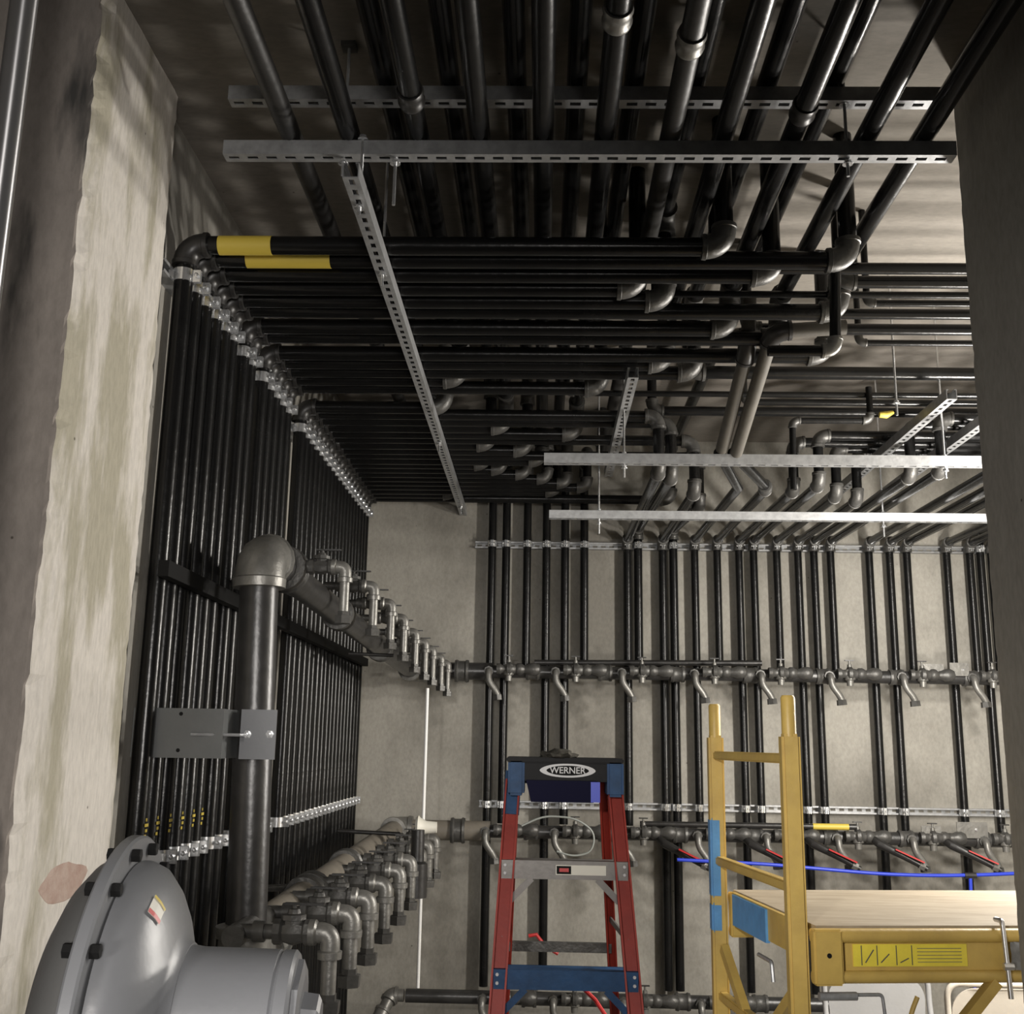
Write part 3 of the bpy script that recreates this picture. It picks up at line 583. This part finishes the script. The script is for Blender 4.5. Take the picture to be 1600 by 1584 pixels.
bm = bmesh.new(); lathe(bm, ax*.222, ax, [(0, .06), (0, .084), (.008, .084), (.011, .066), (.011, .045), (.03, .043), (.034, .036)], 8); obj('end_cap', bm, M['paint'], t)
aa, bb = frame(ax)
for k in range(16):
    an = 2*math.pi*(k+.5)/16; o_ = (aa*math.cos(an)+bb*math.sin(an))*(S-.013)
    bm = bmesh.new(); lathe(bm, o_+ax*.009, ax, [(0, .0085), (.010, .0085), (.011, .007)], 6); lathe(bm, o_-ax*.011, -ax, [(0, .0085), (.010, .0085)], 6); obj('bolt', bm, M['ink'], t)
# outlet boss below the dome, facing the camera
bm = bmesh.new(); box(bm, (-.025, -.222, -.20), (.075, -.10, .034)); bmesh.ops.bevel(bm, geom=bm.edges[:], offset=.012, segments=3, affect='EDGES'); obj('boss', bm, M['paint'], t, True)
bm = bmesh.new(); lathe(bm, (.020, -.224, -.018), (0, -1, 0), [(0, .02), (0, .036), (.012, .036), (.016, .03)], 28); obj('vent_cap', bm, M['white'], t, True)
# hazard label on the dome
def dome_pt(s, an, e=.0):
    prof = [(0, .186), (.003, .196), (.010, .196), (.028, .188), (.046, .166), (.058, .142)]
    for (s0, r_0), (s1, r_1) in zip(prof, prof[1:]):
        if s0 <= s <= s1: r = r_0+(r_1-r_0)*(s-s0)/(s1-s0); break
    return ax*(s+.008+e)+(aa*math.cos(an)+bb*math.sin(an))*(r+e)
best = None
for k in range(360):
    an = math.radians(k); v = dome_pt(.042, an); 
    if best is None or (v-Vector((.05, -.075, .155))).length < best[0]: best = ((v-Vector((.05, -.075, .155))).length, an)
an0 = best[1]
def label_piece(lab, mm, a0, a1, e):
    bm = bmesh.new(); g = []
    for i in range(7):
        g.append([bm.verts.new(dome_pt(.0385+.0125*j/6, an0+a0+(a1-a0)*i/6, e)) for j in range(7)])
    for i in range(6):
        for j in range(6): bm.faces.new((g[i][j], g[i][j+1], g[i+1][j+1], g[i+1][j]))
    return obj(lab, bm, M[mm], t)
sgn = 1 if dome_pt(.045, an0+.1).z < dome_pt(.045, an0-.1).z else -1
label_piece('warning_label', 'screen', -.095, .095, .0012)
label_piece('label_stripe', 'redp', sgn*.055, sgn*.095, .002)
label_piece('label_stripe', 'ytape', -sgn*.095, -sgn*.065, .002)
# ------------------------------------------------------------------ step ladder
LD = Vector((.085, 4.0, 0)); t = thing('step_ladder', 'red fibreglass step ladder with black top cap and blue painted second step', 'ladder', LD)
def L_(v): return Vector(v)-LD
def rail(a, b, w_, d_, m, nm, lip=True):
    bm = bmesh.new(); a = L_(a); b = L_(b); bar(bm, a, b, w_, .006, (0, 1, 0))
    s, u = frame(b-a, (0, 1, 0))
    bar(bm, a+s*(w_/2-.003)+u*.5*d_*(-1), b+s*(w_/2-.003)-u*.5*d_, .006, d_, (0, 1, 0)); bar(bm, a-s*(w_/2-.003)-u*.5*d_, b-s*(w_/2-.003)-u*.5*d_, .006, d_, (0, 1, 0))
    return obj(nm, bm, m, t)
FL = ((-.097, 3.96, 1.62), (-.178, 3.40, 0)); FR = ((.262, 3.96, 1.62), (.372, 3.40, 0)); RL = ((-.093, 4.06, 1.62), (-.16, 4.75, 0)); RRr = ((.228, 4.06, 1.62), (.345, 4.75, 0))
def on(seg, z):
    a, b = Vector(seg[0]), Vector(seg[1]); f = (a.z-z)/(a.z-b.z); return a+(b-a)*f
rail(*FL, .052, .028, M['red'], 'front_rail'); rail(*FR, .052, .028, M['red'], 'front_rail')
rail(*RL, .036, .024, M['red'], 'rear_rail'); rail(*RRr, .036, .024, M['red'], 'rear_rail')
for s_, z0, z1 in ((FL, 1.655, 1.51), (FR, 1.69, 1.60)):
    bm = bmesh.new(); a = L_(on(s_, z0)); b = L_(on(s_, z1)); bar(bm, a+Vector((0, -.002, 0)), b+Vector((0, -.002, 0)), .057, .012, (0, 1, 0)); o = obj('blue_paint_band', bm, M['blue'], t)
# top cap
bm = bmesh.new(); x0, x1 = -.108-LD.x, .285-LD.x; zt_ = 1.70
vsx = []
for (x, y, z) in ((x0, -.10, zt_-.012), (x1, -.10, zt_-.012), (x1, .12, zt_-.012), (x0, .12, zt_-.012)): vsx.append((x, y, z))
box(bm, (x0-.012, -.10, zt_-.012), (x1+.006, .12, zt_+.006)); box(bm, (x0+.02, -.092, zt_-.075), (x1-.02, -.070, zt_-.012)); box(bm, (x0+.02, .09, zt_-.09), (x1-.02, .11, zt_-.012))
bmesh.ops.bevel(bm, geom=bm.edges[:], offset=.004, segments=2, affect='EDGES'); obj('top_cap', bm, M['cap'], t, True)
for s in (0, 1):
    bm = bmesh.new(); xa = x0-.006 if s == 0 else x1-.052; box(bm, (xa, -.105, zt_-.125), (xa+.058, .10, zt_-.004)); bmesh.ops.bevel(bm, geom=bm.edges[:], offset=.009, segments=2, affect='EDGES'); obj('cap_corner', bm, M['blue'], t, True)
bm = bmesh.new()
TX0, TX1 = -.050-LD.x, .185-LD.x
q = [(TX0, zt_-.072), (TX1+.012, zt_-.072), (TX1, zt_-.145), (TX0+.018, zt_-.145)]
lo = [bm.verts.new((x, -.115, z)) for x, z in q]; hi = [bm.verts.new((x, -.03, z)) for x, z in q]
bm.faces.new(lo); bm.faces.new(list(reversed(hi)))
for k in range(4): bm.faces.new((lo[k], hi[k], hi[(k+1) % 4], lo[(k+1) % 4]))
bmesh.ops.recalc_face_normals(bm, faces=bm.faces); obj('tool_tray', bm, M['navy'], t)
bm = bmesh.new(); box(bm, (TX1-.010, -.117, zt_-.143), (TX1+.022, -.02, zt_-.075)); obj('tray_end', bm, M['hose'], t)
# oval maker's badge with its word
bm = bmesh.new(); n = 48; rx, rz_, cx_, cz_ = .098, .0235, .095-LD.x, zt_-.038
def ell(bm, rx, rz_, y0, y1, pw=1.0):
    lo, hi = [], []
    for k in range(n):
        a = 2*math.pi*k/n; x = cx_+rx*math.copysign(abs(math.cos(a))**pw, math.cos(a)); z = cz_+rz_*math.copysign(abs(math.sin(a))**(1.2), math.sin(a))
        lo.append(bm.verts.new((x, y0, z))); hi.append(bm.verts.new((x, y1, z)))
    bm.faces.new(hi)
    for k in range(n): bm.faces.new((lo[k], lo[(k+1) % n], hi[(k+1) % n], hi[k]))
ell(bm, rx, rz_, -.092, -.0945, .9); bd = obj('badge', bm, M['silver'], t)
bm = bmesh.new(); ell(bm, rx*.76, rz_*.72, -.092, -.0955, .9); obj('badge_field', bm, M['ink'], bd)
def text(s, size, m, parent, loc, rot, name='lettering', ext=.0005):
    cu = bpy.data.curves.new(name, 'FONT'); cu.body = s; cu.size = size; cu.align_x = 'CENTER'; cu.align_y = 'CENTER'; cu.extrude = ext; cu.offset = size*.012
    tmp = bpy.data.objects.new(name, cu); C.objects.link(tmp)
    dg = bpy.context.evaluated_depsgraph_get(); me = bpy.data.meshes.new_from_object(tmp.evaluated_get(dg)); bpy.data.objects.remove(tmp)
    me.materials.clear(); me.materials.append(m)
    o = bpy.data.objects.new(name, me); C.objects.link(o); o.parent = parent; o.location = loc; o.rotation_euler = rot; return o
text('WERNER', .031, M['silver'], bd, (cx_, -.096, cz_), (math.pi/2, 0, 0))
# steps
def step(z, m, nm, gus=True):
    a = L_(on(FL, z)); b = L_(on(FR, z)); bm = bmesh.new()
    box(bm, (a.x-.018, a.y-.014, z-.030), (b.x+.018, a.y-.010, z+.030)); box(bm, (a.x-.018, a.y-.012, z+.024), (b.x+.018, a.y+.07, z+.030)); box(bm, (a.x-.018, a.y+.066, z-.01), (b.x+.018, a.y+.07, z+.03))
    o = obj(nm, bm, m, t)
    if gus:
        bm = bmesh.new(); bar(bm, (a.x+.012, a.y-.012, z-.10), (a.x+.085, a.y-.012, z-.028), .022, .003, (0, 1, 0)); obj('step_brace', bm, m, t)
        bm = bmesh.new(); bar(bm, (b.x-.012, b.y-.012, z-.10), (b.x-.085, b.y-.012, z-.028), .022, .003, (0, 1, 0)); obj('step_brace', bm, m, t)
    for dx in (.0, ):
        for s_, x in ((-1, a.x-.006), (1, b.x+.006)):
            for dz in (-.012, .014):
                bm = bmesh.new(); lathe(bm, (x, a.y-.014, z+dz), (0, -1, 0), [(0, .006), (.003, .005)], 8); obj('rivet', bm, M['silver'], t)
    return o
s1 = step(1.335, M['alu'], 'step'); step(1.008, M['blue'], 'step'); step(.68, M['alu'], 'step'); step(.35, M['alu'], 'step')
a = L_(on(FL, 1.335))
bm = bmesh.new(); box(bm, (.0-.03, a.y-.0165, 1.320), (.14-.0, a.y-.014, 1.352)); lb = obj('safety_label', bm, M['screen'], t)
bm = bmesh.new(); box(bm, (-.027, a.y-.0172, 1.323), (.022, a.y-.0162, 1.349)); obj('label_block', bm, M['ink'], lb)
bm = bmesh.new(); box(bm, (-.018, a.y-.0178, 1.330), (.014, a.y-.0170, 1.342)); obj('label_block', bm, M['redp'], lb)
for z, w2 in ((1.01, .022), (.62, .02), (.25, .02)):
    bm = bmesh.new(); bar(bm, L_(on(RL, z)), L_(on(RRr, z)), .02, w2*1.6); obj('rear_brace', bm, M['red'] if z < .9 else M['iron'], t)
for fs, rs in ((FL, RL), (FR, RRr)):
    bm = bmesh.new(); bar(bm, L_(on(fs, 1.12)), L_(on(rs, 1.12)), .006, .02); obj('spreader', bm, M['alu'], t)
# crumpled rag on the cap
bm = bmesh.new(); bmesh.ops.create_icosphere(bm, subdivisions=3, radius=1)
for v in bm.verts:
    k = 1+.45*noise.noise(v.co*2.3); v.co = Vector((v.co.x*.062*k, v.co.y*.045*k, max(-.004, v.co.z*.024*k)))
    v.co.z += .012*max(0, noise.noise(Vector((v.co.x*60, v.co.y*60, 3))))
o = obj('crumpled_rag', bm, M['dark'], None, True); o.location = (.065, 3.93, 1.709); tag(o, 'small dark crumpled rag on top of the ladder', 'rag')
# red strap hanging at the ladder foot
bm = bmesh.new(); p = [at(x, y, Y=3.95) for x, y in ((905, 1538), (930, 1562), (955, 1600), (965, 1640))]; sweep(bm, [q-p[0] for q in p], .007, 8)
o = obj('red_cord', bm, M['redp'], None, True); o.location = p[0]; tag(o, 'red cord slanting under the blue ladder step', 'cord')
bm = bmesh.new(); p = [at(x, y, Y=6.2) for x, y in ((826, 1462), (838, 1460), (852, 1478), (872, 1490))]; sweep(bm, [q-p[0] for q in p], .010, 8)
o = obj('hand_valve', bm, M['redp'], None, True); o.location = p[0]; tag(o, 'small red lever by the back wall seen between the ladder rails', 'valve')
# ------------------------------------------------------------------ yellow scaffold
NP = Vector((.640, 2.87, 0)); FP = Vector((.553, 3.53, 0)); u = (FP-NP).normalized(); v = Vector((u.y, -u.x, 0))      # v runs along the platform to the right
SL = 1.55
t = thing('baker_scaffold', 'yellow rolling scaffold with a weathered plywood platform', 'scaffold', NP)
def S_(p): return Vector(p)-NP
def endframe(off, mat_y):
    for base, nm in ((NP, 'post'), (FP, 'post')):
        b0 = S_(base)+off; ztop = 1.787
        bm = bmesh.new(); bar(bm, b0+Vector((0, 0, .12)), b0+Vector((0, 0, ztop)), .048, .048, (0, 1, 0)); bmesh.ops.bevel(bm, geom=bm.edges[:], offset=.007, segments=2, affect='EDGES'); po = obj(nm, bm, mat_y, t, True)
        bm = bmesh.new(); sweep(bm, [b0+Vector((0, 0, ztop-.01)), b0+Vector((0, 0, ztop+.092)), b0+Vector((0, 0, ztop+.098))], [.0185, .0185, .015], 20); obj('stacking_pin', bm, mat_y, po, True)
        bm = bmesh.new(); lathe(bm, b0+Vector((-.025, 0, .055)), (1, 0, 0), [(0, .01), (0, .055), (.05, .055), (.05, .01)], 28); obj('caster', bm, M['ink'], t, True)
    for z in (1.725, 1.409, 1.02, .68, .34):
        bm = bmesh.new(); bar(bm, S_(NP)+off+Vector((0, 0, z)), S_(FP)+off+Vector((0, 0, z)), .028, .026); bmesh.ops.bevel(bm, geom=bm.edges[:], offset=.004, segments=2, affect='EDGES'); obj('rung', bm, mat_y, t, True)
endframe(Vector((0, 0, 0)), M['yellow']); endframe(v*SL, M['yellow'])
# light blue paint on the rear post
fp = S_(FP)
for z0, z1 in ((1.535, 1.30), (1.285, 1.20)):
    bm = bmesh.new(); box(bm, (fp.x-.0255, fp.y-.0255, z1), (fp.x+.010, fp.y+.0255, z0)); bmesh.ops.bevel(bm, geom=bm.edges[:], offset=.006, segments=2, affect='EDGES'); obj('blue_paint_band', bm, M['lblue'], t, True)
# platform deck
ZD = 1.322
def q_(a, b, z): return S_(NP+u*a+v*b)+Vector((0, 0, z))
bm = bmesh.new()
lo = [bm.verts.new(q_(a, b, ZD-.014)) for a, b in ((-.012, .045), (-.012, SL-.03), (.66, SL-.03), (.66, .045))]; hi = [bm.verts.new(x.co+Vector((0, 0, .014))) for x in lo]
bm.faces.new(lo); bm.faces.new(hi)
for k in range(4): bm.faces.new((lo[k], lo[(k+1) % 4], hi[(k+1) % 4], hi[k]))
bmesh.ops.recalc_face_normals(bm, faces=bm.faces); obj('plywood_deck', bm, M['ply'], t)
for a in (-.02, .655):
    bm = bmesh.new(); sweep(bm, [q_(a, .03, ZD-.022), q_(a, SL-.02, ZD-.022)], .017, 14); obj('side_tube', bm, M['yellow'], t, True)
    bm = bmesh.new(); sweep(bm, [q_(a, .03, ZD-.118), q_(a, SL-.02, ZD-.118)], .015, 14); obj('side_tube', bm, M['yellow'], t, True)
    bm = bmesh.new(); bar(bm, q_(a+.004, .05, ZD-.07), q_(a+.004, SL-.04, ZD-.07), .004, .082); obj('side_panel', bm, M['yellow'], t)
    for b in (.065, SL-.065):
        bm = bmesh.new(); bar(bm, q_(a-.008, b, ZD-.135), q_(a-.008, b, ZD-.005), .074, .03, u); bmesh.ops.bevel(bm, geom=bm.edges[:], offset=.005, segments=2, affect='EDGES'); br = obj('corner_bracket', bm, M['yellow'], t, True)
        if a < 0:
            bm = bmesh.new(); lathe(bm, q_(a-.0225, b, ZD-.065), -u, [(0, .006), (.002, .006)], 10); obj('bolt_hole', bm, M['ink'], br)
# end bracket plate painted blue under the deck corner
bm = bmesh.new(); bar(bm, q_(.03, .035, ZD-.045), q_(.62, .035, ZD-.045), .012, .085); obj('end_plate', bm, M['yellow'], t)
bm = bmesh.new(); bar(bm, q_(.30, .028, ZD-.05), q_(.60, .028, ZD-.05), .012, .088); obj('blue_paint_band', bm, M['lblue'], t)
# sticker
bm = bmesh.new(); bar(bm, q_(-.0195, .135, ZD-.068), q_(-.0195, .43, ZD-.068), .003, .052); st = obj('instruction_sticker', bm, M['ybright'], t)
for b in (.155, .195, .245, .285):
    bm = bmesh.new(); bar(bm, q_(-.0218, b, ZD-.068), q_(-.0218, b+.0015, ZD-.068), .002, .046); obj('sticker_line', bm, M['dpaint'], st)
for kk in range(5):
    bm = bmesh.new(); bar(bm, q_(-.0218, .30, ZD-.052-.008*kk), q_(-.0218, .415, ZD-.052-.008*kk), .002, .0012); obj('sticker_line', bm, M['tan'], st)
for kk, b in enumerate((.165, .205, .255)):
    bm = bmesh.new(); bar(bm, q_(-.0218, b, ZD-.085), q_(-.0218, b+.022, ZD-.055-.01*kk), .002, .002); obj('sticker_line', bm, M['dpaint'], st)
# diagonal braces and locking pins
for a, b in (((-.0, .02, 1.02), (-.0, .28, 1.19)), ):
    bm = bmesh.new(); bar(bm, q_(-.02, .50, ZD-.13), q_(-.02, .02, .70), .026, .030, u); obj('diagonal_brace', bm, M['yellow'], t)
bm = bmesh.new(); bar(bm, q_(.02, .0, 1.16), q_(.33, .0, .95), .024, .028); bar(bm, q_(.62, .0, 1.16), q_(.33, .0, .95), .024, .028); obj('diagonal_brace', bm, M['yellow'], t)
bm = bmesh.new(); sweep(bm, [q_(-.03, .04, ZD-.16), q_(-.03, .135, ZD-.16)], .010, 10); sweep(bm, fillet([q_(-.03, .13, ZD-.157), q_(-.03, .20, ZD-.157), q_(-.03, .205, ZD-.21)], .01, 4), .0045, 8); obj('locking_pin', bm, M['galv'], t, True)
bm = bmesh.new(); sweep(bm, fillet([q_(.45, .05, ZD-.15), q_(.34, .05, ZD-.15), q_(.33, .05, ZD-.20)], .01, 4), .006, 8); obj('locking_pin', bm, M['galv'], t, True)
bm = bmesh.new(); sweep(bm, fillet([q_(-.04, .285, ZD-.16), q_(-.04, .265, ZD-.20), q_(-.04, .255, ZD-.26), q_(-.04, .10, ZD-.27)], .02, 4), .006, 8); obj('bent_hook', bm, M['yellow'], t, True)
# metal hook clip and bright bag on the scaffold side
c = q_(-.045, .515, ZD+.01)+NP
bm = bmesh.new(); sweep(bm, fillet([(0, .04, .004), (0, 0, .006), (.006, 0, -.12), (.008, 0, -.175)], .012, 4), .0065, 10); lathe(bm, (.006, -.004, -.10), (1, 0, 0), [(-.012, .004), (-.012, .009), (.012, .009), (.012, .004)], 8)
o = obj('hanging_clip', bm, M['chrome'], None, True); o.location = c; tag(o, 'silver clip hooked over the scaffold side rail', 'clip')
bm = bmesh.new()
g = []
for i in range(9):
    g.append([])
    for j in range(6):
        x = .02+.095*i/8-(.012*j/5 if i > 6 else 0); z = -.045-.065*j/5; y = .003*math.sin(i*1.7)+.003*math.sin(j*2+i)
        g[-1].append(bm.verts.new((x, y, z)))
for i in range(8):
    for j in range(5): bm.faces.new((g[i][j], g[i][j+1], g[i+1][j+1], g[i+1][j]))
bmesh.ops.solidify(bm, geom=bm.faces[:], thickness=.003)
o = obj('foil_sheet', bm, M['galv'], None, True); o.location = c+Vector((0, .01, 0)); tag(o, 'crinkled silvery sheet beside the clip on the scaffold side', 'sheet')
# ------------------------------------------------------------------ folding chairs
def chair(label, x, y, rz, m, ztop):
    t = thing('folding_chair', label, 'chair', (x, y, 0), None, rz); w_ = .23
    bm = bmesh.new(); pr = []
    for k in range(9): a = math.pi/2*k/8; pr.append((w_-.09+.09*math.sin(a) if 0 else w_-.10+.10*math.cos(a), ztop-.10+.10*math.sin(a)))
    out = pr+[(-x_, z_) for x_, z_ in reversed(pr)]; out += [(-w_+.01, ztop-.26), (w_-.01, ztop-.26)]
    lo = [bm.verts.new((px*.93, .02-.03*(1-(px/w_)**2), ztop+(pz-ztop)*.95-.012)) for px, pz in out]; hi = [bm.verts.new((q.co.x, q.co.y+.006, q.co.z)) for q in lo]
    bm.faces.new(lo); bm.faces.new(list(reversed(hi)))
    for k in range(len(lo)): bm.faces.new((lo[k], hi[k], hi[(k+1) % len(lo)], lo[(k+1) % len(lo)]))
    bmesh.ops.recalc_face_normals(bm, faces=bm.faces); obj('backrest', bm, m, t, True)
    bm = bmesh.new(); sweep(bm, fillet([(w_+.01, -.16, .0), (w_, .02, ztop-.12), (w_, .02, ztop), (-w_, .02, ztop), (-w_, .02, ztop-.12), (-w_-.01, -.16, 0)], .11, 8), .0125, 12); obj('tube_frame', bm, m, t, True)
    bm = bmesh.new(); box(bm, (-.20, .0, .43), (.20, .40, .45)); bmesh.ops.bevel(bm, geom=bm.edges[:], offset=.008, segments=2, affect='EDGES'); obj('seat', bm, m, t, True)
    for s in (-1, 1):
        bm = bmesh.new(); sweep(bm, [(s*.21, .38, 0), (s*.21, .02, .46), (s*.21, -.03, .52)], .011, 10); obj('leg', bm, m, t, True)
    return t
q = at(1370, 1522, Y=5.2); chair('grey folding chair standing behind the scaffold post, under the platform', q.x, 5.2, 0, M['gchair'], q.z)
q = at(1574, 1540, Y=4.6); chair('beige folding chair partly hidden by the right column, behind the scaffold', q.x, 4.6, 0, M['beige'], q.z)
